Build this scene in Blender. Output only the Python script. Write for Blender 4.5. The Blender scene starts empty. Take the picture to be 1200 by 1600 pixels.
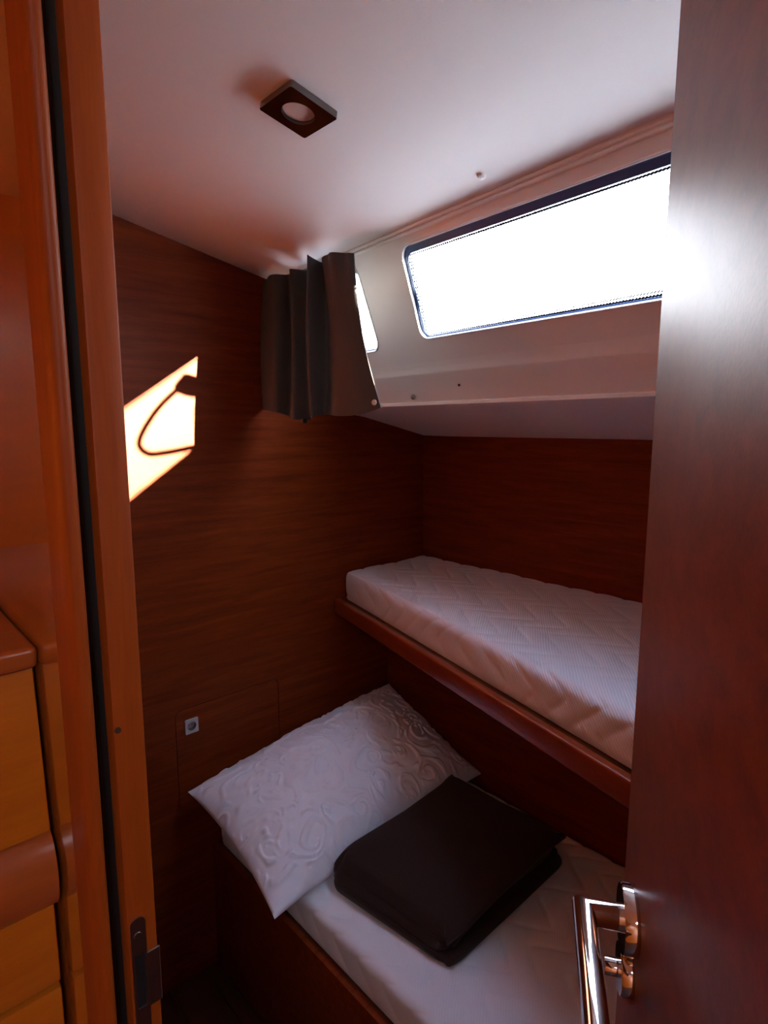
import bpy, bmesh, math, random
import numpy as np
from mathutils import Vector, Matrix

random.seed(4)
rng = np.random.default_rng(7)
scene = bpy.context.scene
COL = scene.collection
ZC = 1.70                                   # camera height above the cabin sole; shapes below are given relative to eye level

# ------------------------------------------------------------------ camera, sky, sun, exposure
PITCH, AZ, FPX = math.radians(8.26), math.radians(42.8), 930.0
cam = bpy.data.cameras.new('camera')
cam.sensor_fit = 'VERTICAL'; cam.sensor_height = 36.0
cam.lens = FPX / 1600.0 * 36.0
cam.clip_start = 0.01; cam.clip_end = 200
cam_o = bpy.data.objects.new('camera', cam); COL.objects.link(cam_o)
cam_o.location = (0, 0, ZC)
cam_o.rotation_euler = (math.pi/2 - PITCH, 0, -AZ)
scene.camera = cam_o

SKY = 14.0
SUN = 130.0
world = bpy.data.worlds.new('sky'); scene.world = world; world.use_nodes = True
wn = world.node_tree.nodes; wl = world.node_tree.links
bg = wn['Background']; bg.inputs['Strength'].default_value = SKY
tcw = wn.new('ShaderNodeTexCoord'); sxyz = wn.new('ShaderNodeSeparateXYZ'); wl.new(tcw.outputs['Generated'], sxyz.inputs[0])
mrw = wn.new('ShaderNodeMapRange'); mrw.inputs[1].default_value = -0.02; mrw.inputs[2].default_value = 0.02; wl.new(sxyz.outputs['Z'], mrw.inputs[0])
mxw = wn.new('ShaderNodeMix'); mxw.data_type = 'RGBA'; mxw.inputs[6].default_value = (0.07, 0.09, 0.12, 1); mxw.inputs[7].default_value = (1, 1, 1, 1)   # sea below, bright hazy sky above
zen = wn.new('ShaderNodeValToRGB'); zen.color_ramp.elements[0].color = (1.0, 1.0, 1.0, 1); zen.color_ramp.elements[1].color = (0.26, 0.36, 0.60, 1)
zen.color_ramp.elements[0].position = 0.10; zen.color_ramp.elements[1].position = 0.95
wl.new(sxyz.outputs['Z'], zen.inputs['Fac']); wl.new(zen.outputs['Color'], mxw.inputs[7])
wl.new(mrw.outputs[0], mxw.inputs[0]); wl.new(mxw.outputs[2], bg.inputs['Color'])

sun = bpy.data.lights.new('sun', 'SUN'); sun.energy = SUN; sun.angle = math.radians(0.53); sun.color = (1.0, 0.86, 0.64)
sun_o = bpy.data.objects.new('sun', sun); COL.objects.link(sun_o)
SUN_DIR = (-1, 3.5, -0.884)
sun_o.rotation_euler = Vector(SUN_DIR).to_track_quat('-Z', 'Y').to_euler()
sun_o.location = (3, -6, 5)

vs = scene.view_settings
vs.view_transform = 'Standard'; vs.look = 'None'; vs.exposure = 0.45; vs.gamma = 1.0; vs.use_curve_mapping = False
scene.cycles.max_bounces = 14; scene.cycles.diffuse_bounces = 8; scene.cycles.transparent_max_bounces = 12
scene.cycles.sample_clamp_indirect = 8.0

# ------------------------------------------------------------------ materials
def mat(name, col, rough=0.5, metal=0.0, spec=0.5, coat=0.0, coat_rough=0.1, bump=None, var=0.0, vscale=20.0, sheen=0.0):
    m = bpy.data.materials.new(name); m.use_nodes = True
    nt = m.node_tree; b = nt.nodes['Principled BSDF']
    b.inputs['Base Color'].default_value = (*col, 1)
    b.inputs['Roughness'].default_value = rough; b.inputs['Metallic'].default_value = metal
    b.inputs['Specular IOR Level'].default_value = spec
    b.inputs['Coat Weight'].default_value = coat; b.inputs['Coat Roughness'].default_value = coat_rough
    b.inputs['Sheen Weight'].default_value = sheen
    tc = nt.nodes.new('ShaderNodeTexCoord')
    if var:
        n = nt.nodes.new('ShaderNodeTexNoise'); n.inputs['Scale'].default_value = vscale; n.inputs['Detail'].default_value = 4
        nt.links.new(tc.outputs['Object'], n.inputs['Vector'])
        mx = nt.nodes.new('ShaderNodeMix'); mx.data_type = 'RGBA'
        mx.inputs[6].default_value = (*[c*(1-var) for c in col], 1); mx.inputs[7].default_value = (*[min(1, c*(1+var)) for c in col], 1)
        nt.links.new(n.outputs['Fac'], mx.inputs[0]); nt.links.new(mx.outputs[2], b.inputs['Base Color'])
    if bump:
        n = nt.nodes.new('ShaderNodeTexNoise'); n.inputs['Scale'].default_value = bump[0]; n.inputs['Detail'].default_value = 3
        nt.links.new(tc.outputs['Object'], n.inputs['Vector'])
        bp = nt.nodes.new('ShaderNodeBump'); bp.inputs['Strength'].default_value = bump[1]; bp.inputs['Distance'].default_value = 0.002
        nt.links.new(n.outputs['Fac'], bp.inputs['Height']); nt.links.new(bp.outputs['Normal'], b.inputs['Normal'])
    return m

def wood(name, dark, light, grain=(1, 12, 12), rough=0.35, coat=0.3, coat_rough=0.2, rot=(0, 0, 0), scale=4.0, spec=0.5):
    """varnished veneer: streaks drawn out along the axis whose grain factor is small"""
    m = bpy.data.materials.new(name); m.use_nodes = True
    nt = m.node_tree; N = nt.nodes.new; L = nt.links.new; b = nt.nodes['Principled BSDF']
    tc = N('ShaderNodeTexCoord'); mp = N('ShaderNodeMapping')
    mp.inputs['Rotation'].default_value = rot; mp.inputs['Scale'].default_value = grain
    L(tc.outputs['Object'], mp.inputs['Vector'])
    n1 = N('ShaderNodeTexNoise'); n1.inputs['Scale'].default_value = scale; n1.inputs['Detail'].default_value = 6; n1.inputs['Distortion'].default_value = 0.6
    n2 = N('ShaderNodeTexNoise'); n2.inputs['Scale'].default_value = scale*7; n2.inputs['Detail'].default_value = 3
    L(mp.outputs[0], n1.inputs['Vector']); L(mp.outputs[0], n2.inputs['Vector'])
    ad = N('ShaderNodeMath'); ad.operation = 'MULTIPLY_ADD'; ad.inputs[1].default_value = 0.4
    L(n2.outputs['Fac'], ad.inputs[0]); L(n1.outputs['Fac'], ad.inputs[2])
    rp = N('ShaderNodeValToRGB'); rp.color_ramp.elements[0].position = 0.45; rp.color_ramp.elements[1].position = 0.95
    rp.color_ramp.elements[0].color = (*dark, 1); rp.color_ramp.elements[1].color = (*light, 1)
    L(ad.outputs[0], rp.inputs['Fac']); L(rp.outputs['Color'], b.inputs['Base Color'])
    bp = N('ShaderNodeBump'); bp.inputs['Strength'].default_value = 0.08; bp.inputs['Distance'].default_value = 0.001
    L(n2.outputs['Fac'], bp.inputs['Height']); L(bp.outputs['Normal'], b.inputs['Normal'])
    b.inputs['Specular IOR Level'].default_value = spec
    b.inputs['Roughness'].default_value = rough; b.inputs['Coat Weight'].default_value = coat; b.inputs['Coat Roughness'].default_value = coat_rough
    return m

def ribbed(name, col, direction, freq, strength=0.35, rough=0.85):
    """knitted ticking with fine ribs at right angles to `direction` in plan"""
    m = mat(name, col, rough, spec=0.2); nt = m.node_tree; N = nt.nodes.new; L = nt.links.new; b = nt.nodes['Principled BSDF']
    tc = N('ShaderNodeTexCoord')
    dt = N('ShaderNodeVectorMath'); dt.operation = 'DOT_PRODUCT'; dt.inputs[1].default_value = direction
    L(tc.outputs['Object'], dt.inputs[0])
    ml = N('ShaderNodeMath'); ml.operation = 'MULTIPLY'; ml.inputs[1].default_value = 2*math.pi*freq; L(dt.outputs['Value'], ml.inputs[0])
    sn = N('ShaderNodeMath'); sn.operation = 'SINE'; L(ml.outputs[0], sn.inputs[0])
    mr = N('ShaderNodeMapRange'); mr.inputs[1].default_value = -1; mr.inputs[2].default_value = 1; mr.inputs[3].default_value = 1.0 - strength*0.6; mr.inputs[4].default_value = 1.0
    L(sn.outputs[0], mr.inputs[0])
    mx = N('ShaderNodeMix'); mx.data_type = 'RGBA'; mx.blend_type = 'MULTIPLY'; mx.inputs[0].default_value = 1.0
    mx.inputs[6].default_value = (*col, 1); L(mr.outputs[0], mx.inputs[7]); L(mx.outputs[2], b.inputs['Base Color'])
    bp = N('ShaderNodeBump'); bp.inputs['Strength'].default_value = strength; bp.inputs['Distance'].default_value = 0.0015
    L(sn.outputs[0], bp.inputs['Height']); L(bp.outputs['Normal'], b.inputs['Normal'])
    return m

def woven(name, col, freq=900.0, rough=0.9):
    m = mat(name, col, rough, spec=0.15, var=0.25, vscale=300, bump=(freq, 0.5), sheen=0.1)
    return m

D, Lt = (0.135, 0.018, 0.0025), (0.24, 0.040, 0.006)
M = dict(
    wall_wood=wood('red_brown_veneer', D, Lt, grain=(1, 14, 14), rough=0.5, coat=0.0, spec=0.15),
    back_wood=wood('red_brown_veneer_back', D, Lt, grain=(14, 1, 14), rough=0.5, coat=0.0, spec=0.15),
    jamb_wood=wood('jamb_hardwood', (0.21, 0.033, 0.002), (0.29, 0.050, 0.003), grain=(14, 14, 1), rough=0.5, coat=0.0, spec=0.25),
    board_wood=wood('bunk_board_hardwood', (0.20, 0.026, 0.004), (0.26, 0.038, 0.006), grain=(12, 1, 12), rough=0.32, coat=0.35),
    door_wood=wood('door_veneer', (0.12, 0.020, 0.003), (0.20, 0.040, 0.008), grain=(1, 14, 10), rough=0.47, coat=0.0, spec=0.13, scale=5),
    saloon_wood=wood('saloon_teak', (0.38, 0.092, 0.005), (0.48, 0.130, 0.008), grain=(1, 12, 12), rough=0.35, coat=0.3),
    gloss_wood=wood('glossy_bulkhead_veneer', (0.28, 0.075, 0.008), (0.34, 0.095, 0.010), grain=(12, 12, 1), rough=0.25, coat=1.0, coat_rough=0.03),
    rail_wood=wood('fiddle_rail_mahogany', (0.28, 0.06, 0.012), (0.34, 0.075, 0.015), grain=(1, 12, 12), rough=0.3, coat=0.4),
    floor_wood=wood('dark_sole', (0.05, 0.018, 0.006), (0.09, 0.03, 0.01), grain=(12, 1, 12), rough=0.45, coat=0.1),
    deck=wood('bounce_deck', (0.64, 0.69, 0.76), (0.70, 0.75, 0.82), grain=(12, 1, 12), rough=0.7, coat=0.0, spec=0.2),  # unseen deck, its cool tint offsets the warm sun in the bounce light
    plywood=mat('berth_ply', (0.20, 0.09, 0.04), 0.7, var=0.15),
    headliner=mat('white_headliner', (0.82, 0.82, 0.82), 0.75, spec=0.2, bump=(600, 0.08)),
    gelcoat=mat('white_gelcoat', (0.90, 0.915, 0.94), 0.35, bump=(90, 0.03)),
    chrome=mat('polished_chrome', (0.72, 0.71, 0.72), 0.07, metal=1.0, bump=(8, 0.01)),
    chrome_dark_reflection=mat('chrome_dark_reflection', (0.24, 0.22, 0.22), 0.10, metal=1.0, bump=(8, 0.01)),  # chrome darkened in its colour to carry the reflection of a dim room
    steel=mat('brushed_steel', (0.36, 0.34, 0.32), 0.32, metal=1.0, var=0.1, vscale=60),
    navy=mat('navy_window_seal', (0.03, 0.08, 0.23), 0.5, var=0.1),
    rubber=mat('black_rubber', (0.006, 0.006, 0.007), 0.55, var=0.1),
    diffuser=mat('frosted_lamp_glass', (0.55, 0.50, 0.48), 0.35, var=0.05),
    plastic=mat('ivory_plastic', (0.72, 0.66, 0.58), 0.4, var=0.04),
    greyplastic=mat('silver_grey_plastic', (0.50, 0.48, 0.47), 0.35, var=0.05),
    curtain=woven('charcoal_curtain_cloth', (0.080, 0.079, 0.080)),
    blanket=woven('dark_brown_fleece', (0.034, 0.017, 0.013), freq=500),
    pillow=mat('white_embossed_cotton', (0.80, 0.79, 0.84), 0.8, spec=0.2, bump=(700, 0.1)),
    upper_tick=ribbed('ribbed_mattress_ticking', (0.82, 0.80, 0.80), (0.56, -0.83, 0.55), 170, strength=0.25),
    lower_tick=ribbed('mattress_ticking', (0.80, 0.80, 0.80), (0.56, -0.83, 0.55), 170, strength=0.06),
    leather=mat('dark_recess', (0.03, 0.012, 0.006), 0.6, var=0.2),
)

# ------------------------------------------------------------------ helpers
def world_pt(p): return Vector((p[0], p[1], p[2] + ZC))

def finish(name, bm, m, parent=None, smooth=False, angle=40):
    """link a bmesh (given relative to eye level) as one mesh object, its origin at the base of the shape or on its parent's axes"""
    for v in bm.verts: v.co.z += ZC
    bmesh.ops.recalc_face_normals(bm, faces=bm.faces)
    lo = Vector([min(v.co[i] for v in bm.verts) for i in range(3)]); hi = Vector([max(v.co[i] for v in bm.verts) for i in range(3)])
    org = Vector(((lo.x+hi.x)/2, (lo.y+hi.y)/2, lo.z))
    for v in bm.verts: v.co -= org
    me = bpy.data.meshes.new(name); bm.to_mesh(me); bm.free()
    if smooth:
        for p in me.polygons: p.use_smooth = True
        me.set_sharp_from_angle(angle=math.radians(angle))
    me.materials.append(m)
    o = bpy.data.objects.new(name, me); COL.objects.link(o)
    o.location = org
    if parent:
        o.parent = parent
        o.location = org - abs_loc(parent)
    return o

def abs_loc(o):
    l = Vector(o.location)
    while o.parent: o = o.parent; l += Vector(o.location)
    return l

def thing(name, base):
    o = bpy.data.objects.new(name, None); COL.objects.link(o); o.empty_display_size = 0.05
    o.location = world_pt(base); return o

def tag(o, label, cat=None, group=None, kind=None):
    o['label'] = label
    if cat: o['category'] = cat
    if group: o['group'] = group
    if kind: o['kind'] = kind
    return o

def hexa(bm, pts, bevel=0.0, seg=2):
    """eight corners: bottom ring of four then top ring of four"""
    vs_ = [bm.verts.new(p) for p in pts]
    fs = [bm.faces.new([vs_[i] for i in f]) for f in ((3,2,1,0),(4,5,6,7),(0,1,5,4),(1,2,6,5),(2,3,7,6),(3,0,4,7))]
    if bevel:
        es = list({e for f in fs for e in f.edges})
        bmesh.ops.bevel(bm, geom=es, offset=bevel, segments=seg, affect='EDGES', profile=0.5)
    return bm

def box(x0, x1, y0, y1, z0, z1, bevel=0.0, seg=2, bm=None):
    bm = bm or bmesh.new()
    return hexa(bm, [(x0,y0,z0),(x1,y0,z0),(x1,y1,z0),(x0,y1,z0),(x0,y0,z1),(x1,y0,z1),(x1,y1,z1),(x0,y1,z1)], bevel, seg)

def prism(bm, poly, depth_vec):
    a = [bm.verts.new(p) for p in poly]; dv = Vector(depth_vec)
    b = [bm.verts.new(Vector(p) + dv) for p in poly]
    bm.faces.new(a); bm.faces.new(b[::-1])
    for i in range(len(a)):
        j = (i+1) % len(a); bm.faces.new((a[i], b[i], b[j], a[j]))
    return bm

def rrect(u0, u1, v0, v1, r, seg=6, shear=0.0):
    """rounded rectangle loop, counter-clockwise; shear moves u with v (from v1 down)"""
    pts = []
    for cu, cv, a0 in ((u1-r, v1-r, 0), (u0+r, v1-r, 90), (u0+r, v0+r, 180), (u1-r, v0+r, 270)):
        for k in range(seg+1):
            a = math.radians(a0 + 90*k/seg); pts.append((cu + r*math.cos(a), cv + r*math.sin(a)))
    return [(u + shear*(v1-v), v) for u, v in pts]

def plate(outer, holes, to3, thick_vec):
    """flat plate with holes and real thickness; loops are 2D, to3 maps them into space"""
    bm = bmesh.new(); loops = []; edges = []
    for lp in [outer] + holes:
        vs_ = [bm.verts.new(to3(*p)) for p in lp]
        loops.append(vs_)
        edges += [bm.edges.new((vs_[i], vs_[(i+1) % len(vs_)])) for i in range(len(vs_))]
    bmesh.ops.triangle_fill(bm, use_beauty=True, use_dissolve=False, edges=edges)
    front = list(bm.faces)
    tv = Vector(thick_vec); back = {}
    for v in list(bm.verts): back[v] = bm.verts.new(v.co + tv)
    for f in front: bm.faces.new([back[v] for v in f.verts][::-1])
    for lp in loops:
        for i in range(len(lp)):
            a, b = lp[i], lp[(i+1) % len(lp)]
            bm.faces.new((a, b, back[b], back[a]))
    return bm

def frame_axes(n):
    n = Vector(n).normalized(); h = Vector((0, 0, 1)) if abs(n.z) < 0.9 else Vector((1, 0, 0))
    u = h.cross(n).normalized(); return n, u, n.cross(u)

def lathe(bm, c, axis, prof, seg=24):
    """prof = [(distance along axis, radius)...]"""
    n, u, w = frame_axes(axis); c = Vector(c); rings = []
    for d, r in prof:
        if r <= 1e-6: rings.append([bm.verts.new(c + n*d)])
        else: rings.append([bm.verts.new(c + n*d + (u*math.cos(2*math.pi*k/seg) + w*math.sin(2*math.pi*k/seg))*r) for k in range(seg)])
    for A, B in zip(rings, rings[1:]):
        for k in range(seg):
            j = (k+1) % seg
            if len(A) == 1 and len(B) == 1: continue
            if len(A) == 1: bm.faces.new((A[0], B[j], B[k]))
            elif len(B) == 1: bm.faces.new((A[k], A[j], B[0]))
            else: bm.faces.new((A[k], A[j], B[j], B[k]))
    return bm

def sweep(bm, path, ra, rb, up=(0, 0, 1), seg=16, cap=True):
    """tube with an elliptic section: ra along `up`, rb sideways; mitred at the corners"""
    path = [Vector(p) for p in path]; up = Vector(up); rings = []
    for i, p in enumerate(path):
        d0 = (p - path[i-1]).normalized() if i else (path[1]-p).normalized()
        d1 = (path[i+1]-p).normalized() if i < len(path)-1 else d0
        t = (d0+d1).normalized(); k = 1/max(0.3, t.dot(d1))
        s = t.cross(up).normalized(); w = s.cross(t).normalized()
        rings.append([bm.verts.new(p + w*ra*math.sin(2*math.pi*j/seg) + s*rb*k*math.cos(2*math.pi*j/seg)) for j in range(seg)])
    for A, B in zip(rings, rings[1:]):
        for j in range(seg): bm.faces.new((A[j], A[(j+1) % seg], B[(j+1) % seg], B[j]))
    if cap: bm.faces.new(rings[0][::-1]); bm.faces.new(rings[-1])
    return bm

def grid_mesh(bm, P):
    """P: (n, m, 3) array of points -> quads"""
    n, m = P.shape[:2]
    vs_ = [[bm.verts.new(P[i, j]) for j in range(m)] for i in range(n)]
    for i in range(n-1):
        for j in range(m-1): bm.faces.new((vs_[i][j], vs_[i+1][j], vs_[i+1][j+1], vs_[i][j+1]))
    return vs_

# ------------------------------------------------------------------ the setting
ROOM_Y0, WALL_A, WALL_B, FLOOR = -0.45, 1.60, 1.69, -1.70
def ceil_z(x): return 0.516 - 0.193*(x - 0.567)
SKEW = 0.075
def sk(y): return SKEW*(y - 1.0)

# cabin sole, one board after another
fl = thing('floor', (0.4, 0.6, FLOOR)); tag(fl, 'dark wooden cabin sole below the lower bunk', kind='structure')
finish('subfloor', box(-1.63, 1.72, -2.23, 2.2, FLOOR-0.05, FLOOR-0.021), M['leather'], fl)
xb = -1.6
while xb < 1.7:
    finish('plank', box(xb, xb+0.108, -2.2, 2.2, FLOOR-0.02, FLOOR, 0.002, 1), M['floor_wood'], fl); xb += 0.11

# wall A: veneered bulkhead with the opening for the access panel
def toA(u, v): return (u, WALL_A, v)
hatch = rrect(0.656, 1.008, -1.146, -0.820, 0.022)
outerA = [(0.13, FLOOR), (1.72, FLOOR), (1.72, -0.037), (1.345, 0.044), (1.262, 0.068), (1.236, 0.105), (1.194, 0.165), (1.040, 0.437), (1.03, 0.450), (0.13, 0.625)]
wa = finish('wall_left', plate(outerA, [hatch], toA, (0, 0.03, 0)), M['wall_wood'])
tag(wa, 'dark red-brown veneered bulkhead at the head of both bunks', kind='structure')
bk = finish('wall_left_backing', box(0.60, 1.06, WALL_A+0.031, WALL_A+0.04, -1.2, -0.77), M['leather'], wa)
# wall B
wb = finish('wall_back', box(WALL_B, WALL_B+0.03, ROOM_Y0, WALL_A, FLOOR, 0.10), M['back_wood'])
tag(wb, 'red-brown veneered hull side panel along the upper mattress', kind='structure')
# aft end of the cabin, behind the open door
outerE = [(0.16, FLOOR), (1.72, FLOOR), (1.72, -0.038), (1.11, 0.055), (1.05, 0.140), (0.895, 0.455), (0.88, 0.485), (0.16, 0.625)]
we = finish('wall_right', plate(outerE, [], lambda u, v: (u, ROOM_Y0, v), (0, -0.03, 0)), M['wall_wood'])
tag(we, 'red-brown veneered bulkhead at the foot of the bunks behind the door', kind='structure')

# headliner
bm = bmesh.new()
xs, xe = 0.10, 1.03
poly = [(xs, WALL_A, ceil_z(xs)), (0.985+sk(WALL_A), WALL_A, ceil_z(0.985+sk(WALL_A))), (0.985+sk(ROOM_Y0), ROOM_Y0, ceil_z(0.985+sk(ROOM_Y0))), (xs, ROOM_Y0, ceil_z(xs))]
prism(bm, poly, (0, 0, 0.03))
ce = finish('ceiling', bm, M['headliner']); tag(ce, 'white padded headliner sloping down to the window side', kind='structure')

# moulding beads between headliner and coachroof side
for nm, dist, r in ((1, 0.004, 0.0042), (2, 0.0135, 0.0042)):
    bm = bmesh.new()
    def bead(y, d=dist): return (0.985 + sk(y) + 0.4895*d - 0.003, y, ceil_z(0.985+sk(y)) - 0.872*d)
    sweep(bm, [bead(ROOM_Y0), bead(WALL_A-0.001)], r, r, seg=12)
    t = finish('trim_%d' % nm, bm, M['gelcoat'], smooth=True)
    tag(t, ('upper' if nm == 1 else 'lower') + ' white moulding bead between headliner and window wall', kind='structure')

# coachroof side: sloping white wall with two window openings
SX, SZ, GX, GZ = 0.985, 0.436, 1.140, 0.162       # seam and foot of the window plane at y = 1
slope = (GX-SX)/(GZ-SZ)
def toW(y, z): return (SX + slope*(z-SZ) + sk(y), y, z)
nW = Vector((-(GZ-SZ), 0, GX-SX)).normalized(); nW = Vector((nW.x, -SKEW*nW.x, nW.z)).normalized()   # outward
win1 = rrect(0.235, 1.030, 0.214, 0.403, 0.022, shear=0.19)
win1 = [(y, z) for y, z in win1]
def winloop(y0, y1, z0, z1, r, inset=0.0, sh=0.17):
    return [(y + sh*(z1 - z), z) for y, z in rrect(y0+inset, y1-inset, z0+inset, z1-inset, r-inset*0.6)]
W1 = (-0.20, 1.030, 0.214, 0.404, 0.024); W2 = (1.205, 1.40, 0.205, 0.402, 0.028)
outerW = [(ROOM_Y0, GZ), (WALL_A, GZ), (WALL_A, SZ+0.012), (ROOM_Y0, SZ+0.012)]
ww = finish('wall_window', plate(outerW, [winloop(*W1), winloop(*W2)], toW, nW*0.008), M['gelcoat'])
tag(ww, 'white moulded coachroof side around the two windows', kind='structure')
# rolled foot of the window wall: soft groove, band, lip and underside, one profile
prof = [(1.140, 0.162), (1.1445, 0.152), (1.1475, 0.143), (1.148, 0.137), (1.150, 0.131), (1.156, 0.122), (1.165, 0.108), (1.176, 0.090), (1.187, 0.068), (1.190, 0.064),
        (1.186, 0.062), (1.186, 0.055), (1.190, 0.053), (1.215, 0.0475), (1.35, 0.0285), (1.72, -0.044), (1.72, -0.030), (1.30, 0.058), (1.21, 0.072), (1.19, 0.10), (1.165, 0.145), (1.150, 0.166)]
bm = bmesh.new()
ra_ = [bm.verts.new((x + (sk(ROOM_Y0) if x < 1.5 else 0), ROOM_Y0, z)) for x, z in prof]
rb_ = [bm.verts.new((x + (sk(WALL_A) if x < 1.5 else 0), WALL_A, z)) for x, z in prof]
for i in range(len(prof)):
    j = (i+1) % len(prof); bm.faces.new((ra_[i], ra_[j], rb_[j], rb_[i]))
bm.faces.new(ra_); bm.faces.new(rb_[::-1])
sh = finish('wall_window_shelf', bm, M['gelcoat'], smooth=True, angle=50)
tag(sh, 'white ledge with lip and sloping underside below the windows', kind='structure')

def ring(bm, l0, o0, l1, o1):
    """strip between two loops on the window plane, o = offset outwards along the wall normal"""
    A = [bm.verts.new(Vector(toW(*p)) + nW*o0) for p in l0]; B = [bm.verts.new(Vector(toW(*p)) + nW*o1) for p in l1]
    for i in range(len(A)):
        j = (i+1) % len(A); bm.faces.new((A[i], A[j], B[j], B[i]))

def glass_mat(name, y0, y1, z0, z1, sh):
    """clear pane with a printed border of black dots that get smaller away from the edge"""
    m = bpy.data.materials.new(name); m.use_nodes = True; nt = m.node_tree; N = nt.nodes.new; L = nt.links.new
    nt.nodes.remove(nt.nodes['Principled BSDF']); out = nt.nodes['Material Output']
    at = N('ShaderNodeAttribute'); at.attribute_name = 'pane_uv'
    sp = N('ShaderNodeSeparateXYZ'); L(at.outputs['Vector'], sp.inputs[0])
    def mth(op, a, b=None):
        n = N('ShaderNodeMath'); n.operation = op
        for k, v in enumerate((a, b)):
            if v is None: continue
            if isinstance(v, (int, float)): n.inputs[k].default_value = v
            else: L(v, n.inputs[k])
        return n.outputs[0]
    u, v = sp.outputs[0], sp.outputs[1]
    W, H = y1-y0, z1-z0
    d = mth('MINIMUM', mth('MINIMUM', u, mth('SUBTRACT', W-0.0085, u)), mth('MINIMUM', v, mth('SUBTRACT', H-0.0145, v)))
    p = 0.0064
    row = mth('FLOOR', mth('DIVIDE', v, p))
    fu = mth('SUBTRACT', mth('FRACT', mth('ADD', mth('DIVIDE', u, p), mth('MULTIPLY', row, 0.5))), 0.5)
    fv = mth('SUBTRACT', mth('FRACT', mth('DIVIDE', v, p)), 0.5)
    r = mth('SQRT', mth('ADD', mth('MULTIPLY', fu, fu), mth('MULTIPLY', fv, fv)))
    rad = mth('MINIMUM', 0.37, mth('MULTIPLY', mth('SUBTRACT', 0.0165, d), 34.0))         # dot radius falls with the distance from the edge
    dot = mth('LESS_THAN', r, rad)
    lw = N('ShaderNodeLayerWeight'); lw.inputs['Blend'].default_value = 0.5
    frs = mth('ADD', 0.03, mth('MULTIPLY', 0.9, mth('POWER', lw.outputs['Facing'], 5.0)))
    tr = N('ShaderNodeBsdfTransparent'); tr.inputs['Color'].default_value = (0.96, 0.98, 1.0, 1)
    gl = N('ShaderNodeBsdfGlossy'); gl.inputs['Roughness'].default_value = 0.02
    mx = N('ShaderNodeMixShader'); L(frs, mx.inputs[0]); L(tr.outputs[0], mx.inputs[1]); L(gl.outputs[0], mx.inputs[2])
    ink = N('ShaderNodeBsdfDiffuse'); ink.inputs['Color'].default_value = (0.01, 0.012, 0.02, 1)
    m2 = N('ShaderNodeMixShader'); L(dot, m2.inputs[0]); L(mx.outputs[0], m2.inputs[1]); L(ink.outputs[0], m2.inputs[2])
    L(m2.outputs[0], out.inputs['Surface'])
    return m

def border(W):
    y0, y1, z0, z1, r = W                                           # wider at the top and at the forward end
    return [(y + 0.17*(z1 - z), z) for y, z in rrect(y0+0.006, y1-0.0105, z0+0.0032, z1-0.0165, 0.016)]

def window(n, W, label):
    root = thing('window_%d' % n, toW((W[0]+W[1])/2, W[2])); tag(root, label, kind='structure')
    bm = bmesh.new()                                                # white rolled rim
    ring(bm, winloop(*W, inset=-0.0035), 0.000, winloop(*W, inset=-0.002), -0.003)
    ring(bm, winloop(*W, inset=-0.002), -0.003, winloop(*W, inset=0.0), -0.003)
    ring(bm, winloop(*W, inset=0.0), -0.003, winloop(*W, inset=0.0015), 0.004)
    bmesh.ops.remove_doubles(bm, verts=bm.verts, dist=1e-5)
    finish('window_rim', bm, M['gelcoat'], root, smooth=True)
    bm = bmesh.new()                                                # navy seal lining the opening
    ring(bm, winloop(*W, inset=0.0016), 0.003, winloop(*W, inset=0.003), 0.0045)
    inner = border(W)
    ring(bm, winloop(*W, inset=0.003), 0.0045, inner, 0.005)
    ring(bm, inner, 0.005, inner, 0.0065)
    ring(bm, inner, 0.0065, winloop(*W, inset=-0.012), 0.0085)
    finish('window_seal', bm, M['navy'], root)
    y0, y1, z0, z1, r = W
    lp = winloop(*W, inset=-0.010)
    bm = bmesh.new(); lay = bm.verts.layers.float_vector.new('pane_uv')
    A = []; B = []
    for (y, z) in lp:
        for off, lst in ((0.009, A), (0.014, B)):
            v = bm.verts.new(Vector(toW(y, z)) + nW*off)
            v[lay] = ((y - 0.17*(z1-z)) - y0, z - z0, 0); lst.append(v)
    bm.faces.new(A)
    # only the inner face carries the print; a plain edge and back close the pane
    pane_m = glass_mat('printed_window_glass_%d' % n, y0, y1, z0, z1, 0.17)
    bm.faces.new(B[::-1])
    for i in range(len(A)):
        j = (i+1) % len(A); bm.faces.new((A[i], A[j], B[j], B[i]))
    finish('window_pane', bm, pane_m, root)
window(1, W1, 'long rounded cabin window with navy seal and dotted glass border')
window(2, W2, 'small rounded window mostly covered by the grey curtain')

# bulkhead between cabin and saloon with the door post
JY, JX0, JX1 = 0.45, 0.1245, 0.160
bhd = finish('wall_front', box(0.113, 0.155, JY+0.03, WALL_A+0.3, FLOOR, 0.62), M['gloss_wood'])
tag(bhd, 'glossy orange-brown varnished bulkhead between saloon furniture and door post', kind='structure')
bh2 = finish('wall_entrance', box(-0.02, 0.155, ROOM_Y0-1.2, -0.20, FLOOR, 0.62), M['gloss_wood'])
tag(bh2, 'varnished bulkhead on the hinge side of the doorway', kind='structure')
jr = thing('trim_3', (0.14, JY, FLOOR)); tag(jr, 'red-brown wooden door post with steel strike plate at the doorway', kind='structure')
finish('jamb', box(0.1368, JX1, JY, JY+0.05, FLOOR, 0.62, 0.0018, 2), M['jamb_wood'], jr, smooth=True)
finish('seal', box(JX0, 0.1372, JY+0.016, JY+0.05, FLOOR, 0.62), M['rubber'], jr)  # rubber seal, its black widened to stand for the shade beside the post
bm = bmesh.new(); lathe(bm, (JX0+0.0040, JY+0.015, FLOOR), (0, 0, 1), [(0, 0.0022), (2.3, 0.0022)], 10)
finish('seal_lip', bm, M['rubber'], jr, smooth=True)
bm = bmesh.new()
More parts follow.
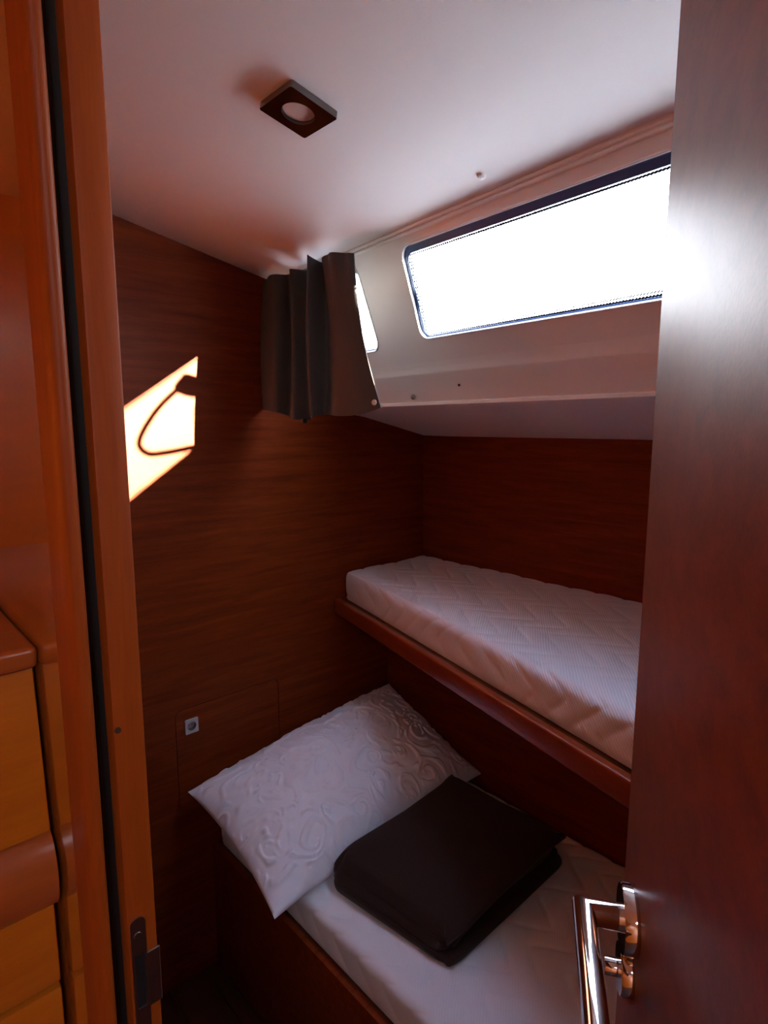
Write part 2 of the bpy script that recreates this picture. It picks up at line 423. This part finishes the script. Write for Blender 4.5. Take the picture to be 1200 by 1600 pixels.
sect = [(0.1126, JY+0.040), (0.1126, JY+0.008), (0.1133, JY+0.002), (0.1152, JY-0.0022), (0.1180, JY-0.0040), (0.1215, JY-0.0040), (0.1240, JY-0.001), (0.1247, JY+0.004), (0.1247, JY+0.040)]
prism(bm, [(x, y, FLOOR) for x, y in sect], (0, 0, 2.32))
finish('architrave', bm, M['jamb_wood'], jr, smooth=True, angle=60)

sp_ = thing('strike_plate', (0.138, JY-0.002, -0.50)); tag(sp_, 'slim steel strike plate screwed to the wooden door post', 'strike plate')
def toJ(u, v): return (u, JY-0.0015, v)
pl_ = plate(rrect(0.1385, 0.1505, -0.56, -0.393, 0.005), [rrect(0.1410, 0.1485, -0.475, -0.425, 0.001, 2)], toJ, (0, 0.0014, 0))
finish('plate', pl_, M['steel'], sp_)
finish('latch_recess', box(0.1410, 0.1485, JY-0.0003, JY-0.0001, -0.475, -0.425), M['rubber'], sp_)
finish('lip', box(0.1498, JX1+0.0008, JY-0.0016, JY-0.0002, -0.478, -0.428, 0.0004, 1), M['steel'], sp_)
for zz in (-0.408, -0.50, -0.545):
    bm = lathe(bmesh.new(), (0.1440, JY-0.0016, zz), (0, -1, 0), [(0, 0.0032), (0.0007, 0.0030), (0.001, 0.0018), (0.0006, 0.0)], 14)
    finish('screw', bm, M['steel'], sp_, smooth=True)
bm = lathe(bmesh.new(), (0.1400, JY, -0.230), (0, -1, 0), [(0, 0.0026), (0.0008, 0.0024), (0.0004, 0.0)], 12)
finish('screw_cap', bm, M['leather'], jr, smooth=True)

# ------------------------------------------------------------------ door, standing open into the cabin
E_ = Vector((0.460, 0.196, 0)); dd = Vector((0.837, 0.547, 0)).normalized(); dn = Vector((-dd.y, dd.x, 0))
H_ = E_ - dd*0.62
dr = thing('door_1', (H_.x, H_.y, FLOOR+0.02)); tag(dr, 'brown veneered cabin door standing open with chrome lever handle', kind='structure')
bm = bmesh.new()
q = [H_ - dn*0.030, E_ - dn*0.030, E_, H_]
hexa(bm, [(p.x, p.y, FLOOR+0.02) for p in q] + [(p.x, p.y, 0.44) for p in q], 0.0015, 2)
leaf = finish('leaf', bm, M['door_wood'], dr, smooth=True)
hz = -0.372
hc = E_ - dd*0.055 + Vector((0, 0, hz))
hd = thing('lever_handle', hc); hd.parent = dr; hd.location = world_pt(hc) - Vector(dr.location)
hd['label'] = 'chrome lever handle with thumb turn'
def part_of(o, name, bm, m, sm=True): return finish(name, bm, m, o, smooth=sm)
part_of(hd, 'rose', lathe(bmesh.new(), hc, dn, [(0, 0.0245), (0.009, 0.0245), (0.0105, 0.0235), (0.0105, 0.0)], 40), M['chrome'])
st = hc + dn*0.037
end = st - dd*0.115
bm = bmesh.new()
sweep(bm, [hc + dn*0.008, st, end], 0.0105, 0.0085, up=(0, 0, 1), seg=20)
part_of(hd, 'lever', bm, M['chrome'])
lc = hc + Vector((0, 0, -0.046)) + dd*0.003
part_of(hd, 'turn_rose', lathe(bmesh.new(), lc, dn, [(0, 0.0185), (0.008, 0.0185), (0.0093, 0.0175), (0.0093, 0.0)], 32), M['chrome'])
bm = lathe(bmesh.new(), lc, dn, [(0.009, 0.0065), (0.019, 0.0065), (0.020, 0.006), (0.020, 0)], 20)
part_of(hd, 'thumb_turn', bm, M['chrome'])

# ------------------------------------------------------------------ bunks
def board(name, a, b, z0, z1, th, m, parent, bevel=0.005):
    """board running from a to b (x, y), its thickness behind the line (towards +x)"""
    a, b = Vector((*a, 0)), Vector((*b, 0)); d = (b-a).normalized(); nn = Vector((-d.y, d.x, 0))
    if nn.x < 0: nn = -nn
    q = [a, b, b + nn*th, a + nn*th]
    return finish(name, hexa(bmesh.new(), [(p.x, p.y, z0) for p in q] + [(p.x, p.y, z1) for p in q], bevel, 3), m, parent, smooth=True)

ub = thing('upper_bunk', (1.45, 0.6, -0.65)); tag(ub, 'narrow upper bunk with red-brown wooden front rail', 'bunk')
fa, fb = (1.243, WALL_A-0.001), (0.942-0.252*0.80, 0.407-0.80)
board('front_rail', fa, fb, -0.650, -0.598, 0.022, M['board_wood'], ub)
bm = bmesh.new()
q = [(1.262, WALL_A-0.002), (1.262-0.252*1.98, -0.38), (WALL_B-0.001, -0.38), (WALL_B-0.001, WALL_A-0.002)]
hexa(bm, [(x, y, -0.640) for x, y in q] + [(x, y, -0.612) for x, y in q])
finish('base_panel', bm, M['plywood'], ub)

lb = thing('lower_bunk', (1.1, 0.6, FLOOR)); tag(lb, 'wide lower bunk with dark wooden front and back panels', 'bunk')
finish('front_panel', box(0.752, 0.772, -0.42, WALL_A-0.001, FLOOR, -1.285, 0.004, 2), M['wall_wood'], lb, smooth=True)
finish('base_panel', box(0.773, 1.497, -0.42, WALL_A-0.002, -1.325, -1.300), M['plywood'], lb)
finish('back_panel', box(1.498, 1.516, ROOM_Y0+0.005, WALL_A-0.001, FLOOR, -0.641), M['back_wood'], lb)

def rounded_grid(L, W, H, r, step, hstep):
    """closed rounded box as six point grids: returns list of (points, normals) in a box 0..L, 0..W, 0..H"""
    def lin(n, d): return np.linspace(0, n, max(2, int(round(n/d))+1))
    out = []
    xs_, ys_, zs_ = lin(L, step), lin(W, step), lin(H, hstep)
    faces = []
    for z in (0, H):
        A, B = np.meshgrid(xs_, ys_, indexing='ij'); faces.append(np.stack([A, B, np.full_like(A, z)], -1))
    for y in (0, W):
        A, B = np.meshgrid(xs_, zs_, indexing='ij'); faces.append(np.stack([A, np.full_like(A, y), B], -1))
    for x in (0, L):
        A, B = np.meshgrid(ys_, zs_, indexing='ij'); faces.append(np.stack([np.full_like(A, x), A, B], -1))
    for P in faces:
        C = np.clip(P, [r, r, r], [L-r, W-r, H-r]); Nn = P - C
        Nn = Nn/np.maximum(np.linalg.norm(Nn, axis=-1, keepdims=True), 1e-9)
        out.append((C + Nn*r, Nn))
    return out

def zigzag(x, y, period, amp, spacing):
    """distance to the quilting seams: rounded zigzags running across the mattress"""
    t = (x/period) % 1.0
    tri = np.where(t < 0.55, t/0.55, (1-t)/0.45)
    tri = tri*tri*(3-2*tri)*0.55 + tri*0.45
    f = amp*tri
    d = ((y - f + 40*spacing) % spacing) - spacing/2
    return np.abs(d)*0.72

def mattress(name, quad, z0, H, m, amp=0.0042, r=0.024):
    """quad: plan corners head-front, foot-front, foot-back, head-back"""
    q = [np.array(p, float) for p in quad]
    L = np.linalg.norm(q[1]-q[0]); W = (np.linalg.norm(q[3]-q[0]) + np.linalg.norm(q[2]-q[1]))/2
    bm = bmesh.new()
    for P, Nn in rounded_grid(L, W, H, r, 0.0050, 0.006):
        a = P[..., 0:1]/L; b = P[..., 1:2]/W
        plan = (1-a)*(1-b)*q[0] + a*(1-b)*q[1] + a*b*q[2] + (1-a)*b*q[3]
        x, y, h = plan[..., 0], plan[..., 1], P[..., 2]
        s = x - (H - h)*1.0*(np.abs(Nn[..., 1]) > 0.3)                # seams run on down the sides
        d = zigzag(s, y, 0.165, 0.095, 0.088)
        puff = amp*(1-0.55*np.exp(-(d/0.0045)**2)-0.45*np.exp(-(d/0.018)**2)) - amp
        puff = puff + 0.0015*np.sin(x*23+1)*np.sin(y*17)
        crown = 0.004*np.clip(P[..., 2]/H, 0, 1)*np.sin(np.pi*np.clip(a[..., 0], 0, 1))**0.3
        xyz = np.stack([x, y, z0 + h + crown], -1)
        hn = Nn.copy(); hn[..., 0], hn[..., 1] = -Nn[..., 1]*0 , 0
        nx = np.stack([Nn[..., 1], -Nn[..., 0], Nn[..., 2]], -1)       # length runs along -y, width along +x
        xyz = xyz + nx*puff[..., None]*np.where(Nn[..., 2:3] < -0.5, 0, 1)
        grid_mesh(bm, xyz)
    bmesh.ops.remove_doubles(bm, verts=bm.verts, dist=0.0012)
    return finish(name, bm, m, None, smooth=True, angle=70)

um = mattress('mattress', [(1.285, WALL_A-0.004), (1.285-0.258*1.96, -0.36), (WALL_B-0.004, -0.36), (WALL_B-0.004, WALL_A-0.004)], -0.611, 0.104, M['upper_tick'])
tag(um, 'white quilted ribbed mattress on the upper bunk', 'mattress')
lm = mattress('mattress', [(0.774, WALL_A-0.004), (0.774, -0.40), (1.494, -0.40), (1.494, WALL_A-0.004)], -1.299, 0.102, M['lower_tick'], amp=0.0038)
tag(lm, 'white quilted mattress on the lower bunk under the pillow', 'mattress')

# small hook under the upper bunk
tag(finish('hook', sweep(bmesh.new(), [(1.36, 1.40, -0.641), (1.36, 1.40, -0.662), (1.366, 1.40, -0.670), (1.374, 1.40, -0.664)], 0.003, 0.003, up=(0, 1, 0), seg=8), M['chrome'], None, smooth=True),
    'tiny chrome hook under the upper bunk rail', 'hook')

# ------------------------------------------------------------------ pillow
def emboss(x, y):
    """scrolling paisley relief: spiral ridges round scattered centres"""
    n = 85
    cx = rng.uniform(-0.05, 0.85, n); cy = rng.uniform(-0.05, 0.5, n); sg = rng.choice([-1, 1], n); ph = rng.uniform(0, 6.28, n); lam = rng.uniform(0.015, 0.021, n)
    num = np.zeros_like(x); den = np.zeros_like(x) + 1e-9
    wx = x + 0.012*np.sin(31*y + 2*np.sin(17*x)); wy = y + 0.012*np.sin(29*x + 2*np.cos(19*y))
    for i in range(n):
        dx, dy = wx-cx[i], wy-cy[i]
        e = 0.8 + 0.5*np.cos(np.arctan2(dy, dx) - ph[i])             # teardrop
        r = np.hypot(dx, dy)*e
        s = np.sin(2*np.pi*r/lam[i] + sg[i]*np.arctan2(dy, dx) + ph[i])
        w = np.exp(-(r/0.021)**2)
        num += w*s; den += w
    h = num/den
    return 1.6*np.exp(-((h-0.75)/0.42)**2) - 0.8 + 0.35*np.sin(55*x+4*np.sin(23*y))*np.sin(48*y+3*np.sin(31*x))

def pillow():
    nu, nv = 300, 190
    Lc, Tc, Rc, Bc = [np.array(p) for p in ((0.660, 1.545, -1.045), (1.480, 1.570, -0.975), (1.478, 1.120, -1.140), (0.672, 1.112, -1.172))]
    u = np.linspace(-1, 1, nu); v = np.linspace(-1, 1, nv)
    U, V = np.meshgrid(u, v, indexing='ij')
    # seam line curves in between the ears
    Uu = U*(1 - 0.050*(1-V**2)); Vv = V*(1 - np.where(V < 0, 0.02, 0.07)*(1-U**2))
    a = ((Uu+1)/2)[..., None]; b = ((Vv+1)/2)[..., None]              # a: left -> right, b: wall edge -> front edge
    P = (1-a)*(1-b)*Lc + a*(1-b)*Tc + a*b*Rc + (1-a)*b*Bc
    nrm = np.cross(Tc-Lc, Lc-Bc); nrm /= np.linalg.norm(nrm)
    if nrm[2] < 0: nrm = -nrm
    prof_ = (1-np.abs(U)**2.6)**0.60*(1-np.abs(V)**2.2)**0.56
    rel = emboss((U+1)*0.4, (V+1)*0.235)
    wr = 0.004*np.sin(U*9+V*5+1.3*np.sin(V*6))*prof_**0.5
    edge = np.clip(prof_*5, 0, 1)
    top = P + nrm*(0.128*prof_ + wr + 0.0035*rel*edge)[..., None]
    bot = P - nrm*(0.070*prof_)[..., None]
    bot[..., 2] = np.where(bot[..., 0] > 0.79, np.maximum(bot[..., 2], -1.196), bot[..., 2])
    top[..., 1] = np.minimum(top[..., 1], WALL_A-0.006); bot[..., 1] = np.minimum(bot[..., 1], WALL_A-0.006)
    top[..., 0] = np.minimum(top[..., 0], 1.492); bot[..., 0] = np.minimum(bot[..., 0], 1.492)
    bm = bmesh.new(); grid_mesh(bm, top); grid_mesh(bm, bot)
    bmesh.ops.remove_doubles(bm, verts=bm.verts, dist=0.0004)
    return finish('pillow', bm, M['pillow'], None, smooth=True, angle=80)
tag(pillow(), 'white pillow with embossed scroll pattern leaning against the bulkhead', 'pillow')

# ------------------------------------------------------------------ folded blanket
def blanket():
    x0, x1, y0, y1 = 0.872, 1.345, 0.752, 1.118
    zb = -1.1910
    n = 160
    ang = np.linspace(0, 2*np.pi, n, endpoint=False)
    def loop(px, py):
        c, s = np.cos(ang), np.sin(ang); e = 0.075
        return np.sign(c)*np.abs(c)**e*px, np.sign(s)*np.abs(s)**e*py
    hx, hy, cx, cy = (x1-x0)/2, (y1-y0)/2, (x0+x1)/2, (y0+y1)/2
    # side profile (height, outset): three folded layers with a pinch between them
    H = 0.102
    sides = []
    lay = [0.0, 0.030, 0.062, H]
    for k in range(3):
        z_a, z_b = lay[k], lay[k+1]; outs = (0.014, -0.012, 0.002)[k]
        for t in np.linspace(0.0, 1.0, 9):
            r = (z_b-z_a)/2
            bul = math.sqrt(max(0, 1-(2*t-1)**2))*r*(1.0 if k < 2 else 1.3)
            sides.append((z_a + (z_b-z_a)*t, outs + bul - 0.024))
    rows = []
    def wob(x, y): return 0.004*np.sin(x*17+y*9) + 0.003*np.sin(y*31-x*8)
    for h, o in sides:
        lx, ly = loop(hx, hy)
        # layers show on the open foot side; the front and wall sides are rounded folds
        k = np.clip(-np.sin(ang)*2, 0, 1)*0.9 + 0.1
        base_o = -0.022*(h/H)**3.0
        oo = base_o*(1-k) + o*k
        f = 1 + oo/np.hypot(lx, ly)*1.0
        X, Y = cx + lx*f, cy + ly*f
        X = X - 0.13*(Y-cy) + 0.006*np.sin(ang*3+h*60) + 0.004*np.sin(ang*7+2)
        Y = Y + 0.006*np.cos(ang*2+h*50)
        tilt = 0.014*np.clip((Y-cy)/hy, -1, 1) + 0.014*(X-cx)/hx
        rows.append(np.stack([X, Y, zb + h + (tilt+wob(X, Y))*(h/H)], -1))
    # closing rings over the top
    last = rows[-1]
    c0 = np.array([cx, cy])
    for t in np.linspace(0.06, 1.0, 22):
        XY = last[:, :2]*(1-t) + c0*t
        X, Y = XY[:, 0], XY[:, 1]
        tilt = 0.014*np.clip((Y-cy)/hy, -1, 1) + 0.014*(X-cx)/hx
        dome = 0.014*(1-(1-t)**3.5)
        crease = -0.004*np.exp(-((X-1.20-0.25*(Y-0.9))/0.012)**2)*min(1, t*4) + 0.003*np.sin(X*26-Y*21)*min(1, t*3)
        rows.append(np.stack([X, Y, zb + H + tilt + wob(X, Y) + dome + crease], -1))
    bm = bmesh.new(); R = [[bm.verts.new(p) for p in r] for r in rows]
    for A, B in zip(R, R[1:]):
        for i in range(n):
            j = (i+1) % n; bm.faces.new((A[i], A[j], B[j], B[i]))
    bm.faces.new(R[0][::-1])
    bmesh.ops.remove_doubles(bm, verts=bm.verts, dist=0.0006)
    return finish('blanket', bm, M['blanket'], None, smooth=True, angle=80)
tag(blanket(), 'dark brown folded fleece blanket beside the pillow on the lower mattress', 'blanket')

# ------------------------------------------------------------------ curtain
def catmull(P, n):
    P = np.array(P, float); Q = np.vstack([2*P[0]-P[1], P, 2*P[-1]-P[-2]]); out = []
    seg = len(P)-1
    for s in np.linspace(0, seg, n):
        i = min(int(s), seg-1); t = s-i; p0, p1, p2, p3 = Q[i:i+4]
        out.append(0.5*((2*p1) + (-p0+p2)*t + (2*p0-5*p1+4*p2-p3)*t*t + (-p0+3*p1-3*p2+p3)*t**3))
    return np.array(out)
ctop = [(1.030, 1.588, 0.416), (0.990, 1.594, 0.425), (0.972, 1.491, 0.42), (0.995, 1.476, 0.424), (0.96, 1.388, 0.412), (0.985, 1.373, 0.419), (0.945, 1.294, 0.428), (0.975, 1.302, 0.418), (0.95, 1.242, 0.420), (0.925, 1.155, 0.404), (0.93, 1.104, 0.392)]
cbot = [(1.020, 1.588, 0.048), (0.975, 1.594, 0.048), (0.952, 1.488, 0.04), (0.975, 1.466, 0.027), (0.945, 1.377, 0.017), (0.965, 1.352, 0.017), (0.93, 1.268, 0.025), (0.95, 1.254, 0.028), (0.925, 1.161, 0.023), (0.915, 1.077, 0.025), (0.92, 1.004, 0.040)]
ct = thing('curtain', (0.95, 1.29, 0.017)); tag(ct, 'short charcoal cloth curtain hanging in folds beside the small window', 'curtain')
n_s, n_t = 120, 44
for c in (ctop, cbot):                                              # deepen the folds
    for k in range(2, 9):
        mid = (c[k-1][0] + c[k+1][0])/2
        c[k] = (c[k][0] + 0.35*(c[k][0]-mid), c[k][1], c[k][2])
Ct, Cb = catmull(ctop, n_s), catmull(cbot, n_s)
tt = np.linspace(0, 1, n_t)[None, :, None]
P = Ct[:, None]*(1-tt) + Cb[:, None]*tt
ss = np.linspace(0, 1, n_s)[:, None]; t2 = tt[..., 0]
amp = np.sin(np.pi*np.clip(t2, 0, 1))
P[..., 0] += 0.006*np.sin(ss*55+1)*(1-t2)*np.exp(-t2*3) - 0.010*amp*np.sin(ss*14+0.5)
P[..., 1] += 0.010*amp*(ss > 0.8)*(ss-0.8)*5
front = P.copy(); back = P.copy(); back[..., 0] += 0.0022
bm = bmesh.new(); A = grid_mesh(bm, front); B = grid_mesh(bm, back)
edge = [(i, 0) for i in range(n_s)] + [(n_s-1, j) for j in range(1, n_t)] + [(i, n_t-1) for i in range(n_s-2, -1, -1)] + [(0, j) for j in range(n_t-2, 0, -1)]
for (i, j), (k, l) in zip(edge, edge[1:]+edge[:1]): bm.faces.new((A[i][j], A[k][l], B[k][l], B[i][j]))
finish('cloth', bm, M['curtain'], ct, smooth=True, angle=70)
bm = lathe(bmesh.new(), (0.9165, 1.022, 0.052), (-1, -0.3, 0), [(0, 0.0065), (0.002, 0.0062), (0.003, 0.004), (0.003, 0.0)], 18)
finish('snap_button', bm, M['plastic'], ct, smooth=True)['label'] = 'small cream snap button'
finish('clip', box(0.952, 0.966, 1.352, 1.376, 0.006, 0.019, 0.002, 2), M['rubber'], ct)
bm = bmesh.new(); sweep(bm, [(1.000, 1.10, 0.424), (1.012, 1.47, 0.419)], 0.003, 0.003, seg=8)
tag(finish('curtain_rail', bm, M['plastic'], None, smooth=True), 'thin white rail carrying the grey curtain under the headliner', 'rail')

# ------------------------------------------------------------------ ceiling lamp
lx, ly = 0.608, 0.858
cz = ceil_z(lx)
tilt = math.atan(-0.193)
def onceil(u, v, d):                          # u along x, v along y, d below the headliner
    return (lx + u*math.cos(tilt) + d*math.sin(tilt)*1.0, ly + v, cz + u*math.sin(tilt) - d*math.cos(tilt))
lp = thing('ceiling_lamp', onceil(0, 0, 0.012)); tag(lp, 'square chrome spotlight with round frosted lens on the headliner', 'lamp')
hs = 0.0455
sqr = rrect(-hs, hs, -hs, hs, 0.004, 3)
circ = [(0.027*math.cos(2*math.pi*k/36), 0.027*math.sin(2*math.pi*k/36)) for k in range(36)]
dv = Vector(onceil(0, 0, 0)) - Vector(onceil(0, 0, 0.011))
bm = plate(sqr, [circ], lambda u, v: onceil(u, v, 0.0115), dv)
finish('bezel', bm, M['chrome_dark_reflection'], lp)
nl = (Vector(onceil(0, 0, 1)) - Vector(onceil(0, 0, 0)))
bm = lathe(bmesh.new(), onceil(0, 0, 0.0), nl, [(0.004, 0.0268), (0.0065, 0.0255), (0.0075, 0.020), (0.008, 0.0)], 32)
finish('lens', bm, M['diffuser'], lp, smooth=True)

# snap studs and screw holes
def stud(p, n, r, m, label, name='snap_stud', cat='stud'):
    bm = lathe(bmesh.new(), p, n, [(-0.001, r), (0.002, r), (0.0035, r*0.72), (0.0055, r*0.68), (0.0065, r*0.4), (0.0065, 0)], 18)
    return tag(finish(name, bm, m, None, smooth=True), label, cat)
sx, sy = 0.915, 0.728
stud((sx, sy, ceil_z(sx)), (0.19*-1, 0, -1), 0.0085, M['gelcoat'], 'round white snap stud on the headliner near the window')
stud((1.176+sk(0.92)-0.006, 0.905, 0.060), (-1, 0, -0.3), 0.004, M['gelcoat'], 'tiny white stud on the lip of the window ledge')
bm = lathe(bmesh.new(), (1.169+sk(1.0)-0.0015, 0.985, 0.100), (-0.87, 0, -0.5), [(-0.001, 0.0034), (0.001, 0.0034), (0.0005, 0.0)], 14)
tag(finish('screw_hole', bm, M['rubber'], None, smooth=True), 'tiny dark screw hole in the white band below the long window', 'screw')
bm = lathe(bmesh.new(), (1.188, 1.165, 0.078), (-0.8, -0.1, 0.3), [(-0.003, 0.007), (0.004, 0.006), (0.008, 0.003), (0.008, 0.0)], 14)
tag(finish('cable_plug', bm, M['steel'], None, smooth=True), 'small grey plug on the ledge beside the curtain corner', 'plug')

# ------------------------------------------------------------------ access panel and socket
ap = finish('access_panel', plate(rrect(0.6585, 1.0055, -1.1435, -0.8225, 0.020), [rrect(0.6905, 0.7185, -0.895, -0.862, 0.002, 2)], lambda u, v: (u, WALL_A+0.0005, v), (0, 0.018, 0)), M['wall_wood'])
tag(ap, 'rounded veneered access panel with a power socket in the bulkhead', 'panel')
sk_ = thing('power_socket', (0.7045, WALL_A-0.002, -0.90)); tag(sk_, 'small silver power socket in the access panel above the pillow', 'socket')
cu, cv = 0.7045, -0.8785
ci = [(cu+0.0135*math.cos(2*math.pi*k/28), cv+0.0135*math.sin(2*math.pi*k/28)) for k in range(28)]
finish('plate', plate(rrect(cu-0.020, cu+0.020, cv-0.022, cv+0.022, 0.002, 3), [ci], lambda u, v: (u, WALL_A-0.0045, v), (0, 0.0045, 0)), M['greyplastic'], sk_)
bm = lathe(bmesh.new(), (cu, WALL_A+0.008, cv), (0, -1, 0), [(0.012, 0.0134), (0.001, 0.0128), (0.0, 0.0)], 28)
finish('insert', bm, M['steel'], sk_, smooth=True)
for s in (-1, 1):
    bm = lathe(bmesh.new(), (cu+s*0.005, WALL_A+0.0075, cv), (0, -1, 0), [(0, 0.0016), (0.0006, 0.0016), (0.0006, 0)], 10)
    finish('pin_hole', bm, M['rubber'], sk_)

# ------------------------------------------------------------------ saloon beside the doorway
finish_s = lambda nm, x0, x1, y0, y1, z0, z1, m, lab: tag(finish(nm, box(x0, x1, y0, y1, z0, z1), m), lab, kind='structure')
finish_s('wall_saloon_far', -1.63, -1.60, -2.2, 2.2, FLOOR, 0.62, M['saloon_wood'], 'teak saloon side behind the photographer')
finish_s('wall_saloon_end', -1.60, 0.113, 1.90, 1.93, FLOOR, 0.62, M['saloon_wood'], 'teak saloon end bulkhead beyond the furniture')
finish_s('wall_saloon_rear', -1.60, 0.155, -2.23, -2.20, FLOOR, 0.62, M['saloon_wood'], 'teak saloon bulkhead beyond the ceiling opening')
# unseen saloon ceiling, its opening added and sized to light the door post
light_opening = rrect(-1.00, -0.30, -1.35, -0.58, 0.04)
sc = finish('ceiling_saloon', plate([(-1.63, -2.23), (0.16, -2.23), (0.16, 1.93), (-1.63, 1.93)], [light_opening], lambda u, v: (u, v, 0.60), (0, 0, 0.03)), M['headliner'])
tag(sc, 'white saloon headliner with an unseen opening added to let light in', kind='structure')

XR = 0.1125
sb = thing('saloon_cabinet', (-0.3, 0.75, FLOOR)); tag(sb, 'orange teak saloon cabinet with rounded rail beside the door post', 'cabinet')
finish('body', box(-0.80, XR, 0.575, 1.05, FLOOR, -0.205), M['saloon_wood'], sb)
z = FLOOR + 0.06
for z0, z1 in ((-0.505, -0.425), (-0.64, -0.510), (-0.90, -0.645), (-1.20, -0.905), (-1.64, -1.205)):
    finish('drawer_front', box(-0.78, XR-0.004, 0.553, 0.574, z0, z1, 0.003, 2), M['saloon_wood'], sb, smooth=True)
# raked panel between rail and worktop
bm = bmesh.new()
hexa(bm, [(-0.78, 0.548, -0.352), (XR-0.003, 0.548, -0.352), (XR-0.003, 0.574, -0.352), (-0.78, 0.574, -0.352), (-0.78, 0.562, -0.205), (XR-0.003, 0.562, -0.205), (XR-0.003, 0.574, -0.205), (-0.78, 0.574, -0.205)], 0.002, 2)
finish('raked_panel', bm, M['saloon_wood'], sb, smooth=True)
bm = bmesh.new(); sec = [(0.574, -0.348)] + [(0.556 - 0.022*math.sin(a), -0.388 + 0.036*math.cos(a)) for a in np.linspace(0, math.pi, 14)] + [(0.574, -0.424)]
prism(bm, [(-0.79, y, zz) for y, zz in sec], (0.79+XR-0.003, 0, 0))
finish('rounded_rail', bm, M['rail_wood'], sb, smooth=True, angle=50)
wt = tag(finish('worktop', box(-0.80, XR, 0.552, 1.05, -0.204, -0.184, 0.006, 3), M['rail_wood'], None, smooth=True), 'thin red-brown worktop on the saloon cabinet', 'worktop')
gr_ = thing('grab_rail', (-0.3, 0.62, -0.183)); tag(gr_, 'chrome grab rail above the saloon worktop', 'rail')
bm = bmesh.new(); sweep(bm, [(-0.5, 0.62, -0.183), (-0.5, 0.62, -0.165), (-0.48, 0.62, -0.150), (0.06, 0.62, -0.150), (0.08, 0.62, -0.165), (0.08, 0.62, -0.183)], 0.004, 0.004, up=(0, 1, 0), seg=12)
finish('bar', bm, M['chrome'], gr_, smooth=True)

# ------------------------------------------------------------------ outside, unseen: side deck for bounce light, added stanchion and line for shadow
bm = bmesh.new()
prism(bm, [(1.180+sk(-3), -3.0, 0.128), (1.66, -3.0, 0.128), (1.66, 3.0, 0.128), (1.180+sk(3), 3.0, 0.128)], (0, 0, 0.018))
tag(finish('side_deck', bm, M['deck']), 'unseen narrow side deck outside, shaped and tinted to bounce light onto the headliner', kind='structure')
def cast(x, z, t=0.42): return (x - SUN_DIR[0]*t, WALL_A - SUN_DIR[1]*t, z - SUN_DIR[2]*t)
px_, py_, _ = cast(0.90, 0); py_ += 0.034
sn_ = thing('stanchion', (px_, py_, 0.146)); tag(sn_, 'unseen steel stanchion added on the side deck to carry the line', 'stanchion')
finish('post', lathe(bmesh.new(), (px_, py_, 0.146), (0, 0, 1), [(0, 0.0125), (0.80, 0.0125), (0.805, 0.0)], 16), M['steel'], sn_, smooth=True)
finish('foot', lathe(bmesh.new(), (px_, py_, 0.146), (0, 0, 1), [(0, 0.035), (0.008, 0.034), (0.03, 0.016), (0.03, 0.0)], 20), M['steel'], sn_, smooth=True)
pts = []
for cx_, cz_, rx_, rz_, n_ in ((0.842, 0.045, 0.080, 0.125, 9), (0.748, 0.112, 0.040, 0.030, 3)):
    for k in range(24*n_):                                          # unseen hank, its turns laid out to shade the end of the sun patch
        a = 2*math.pi*k/24; f = k/(24*n_)
        x, y, z = cast(cx_ + rx_*f*math.cos(a) + 0.006*math.sin(3*a), cz_ + rz_*f*math.sin(a)); pts.append((x, y + 0.003*math.sin(k*0.7), z))
loose = [(0.735, 0.112), (0.70, 0.088), (0.655, 0.045), (0.615, -0.010), (0.600, -0.050), (0.625, -0.075), (0.68, -0.072), (0.74, -0.062), (0.80, -0.050), (0.83, 0.00)]
pts += [tuple(p) for p in catmull([cast(*q) for q in loose], 50)]
bm = bmesh.new(); sweep(bm, pts, 0.0085, 0.0085, up=(0, 1, 0.01), seg=7)
tag(finish('shadow_rope', bm, M['plastic'], None, smooth=True), 'unseen coiled line outside, added to cast the shadow in the sun patch', 'shadow_rope')
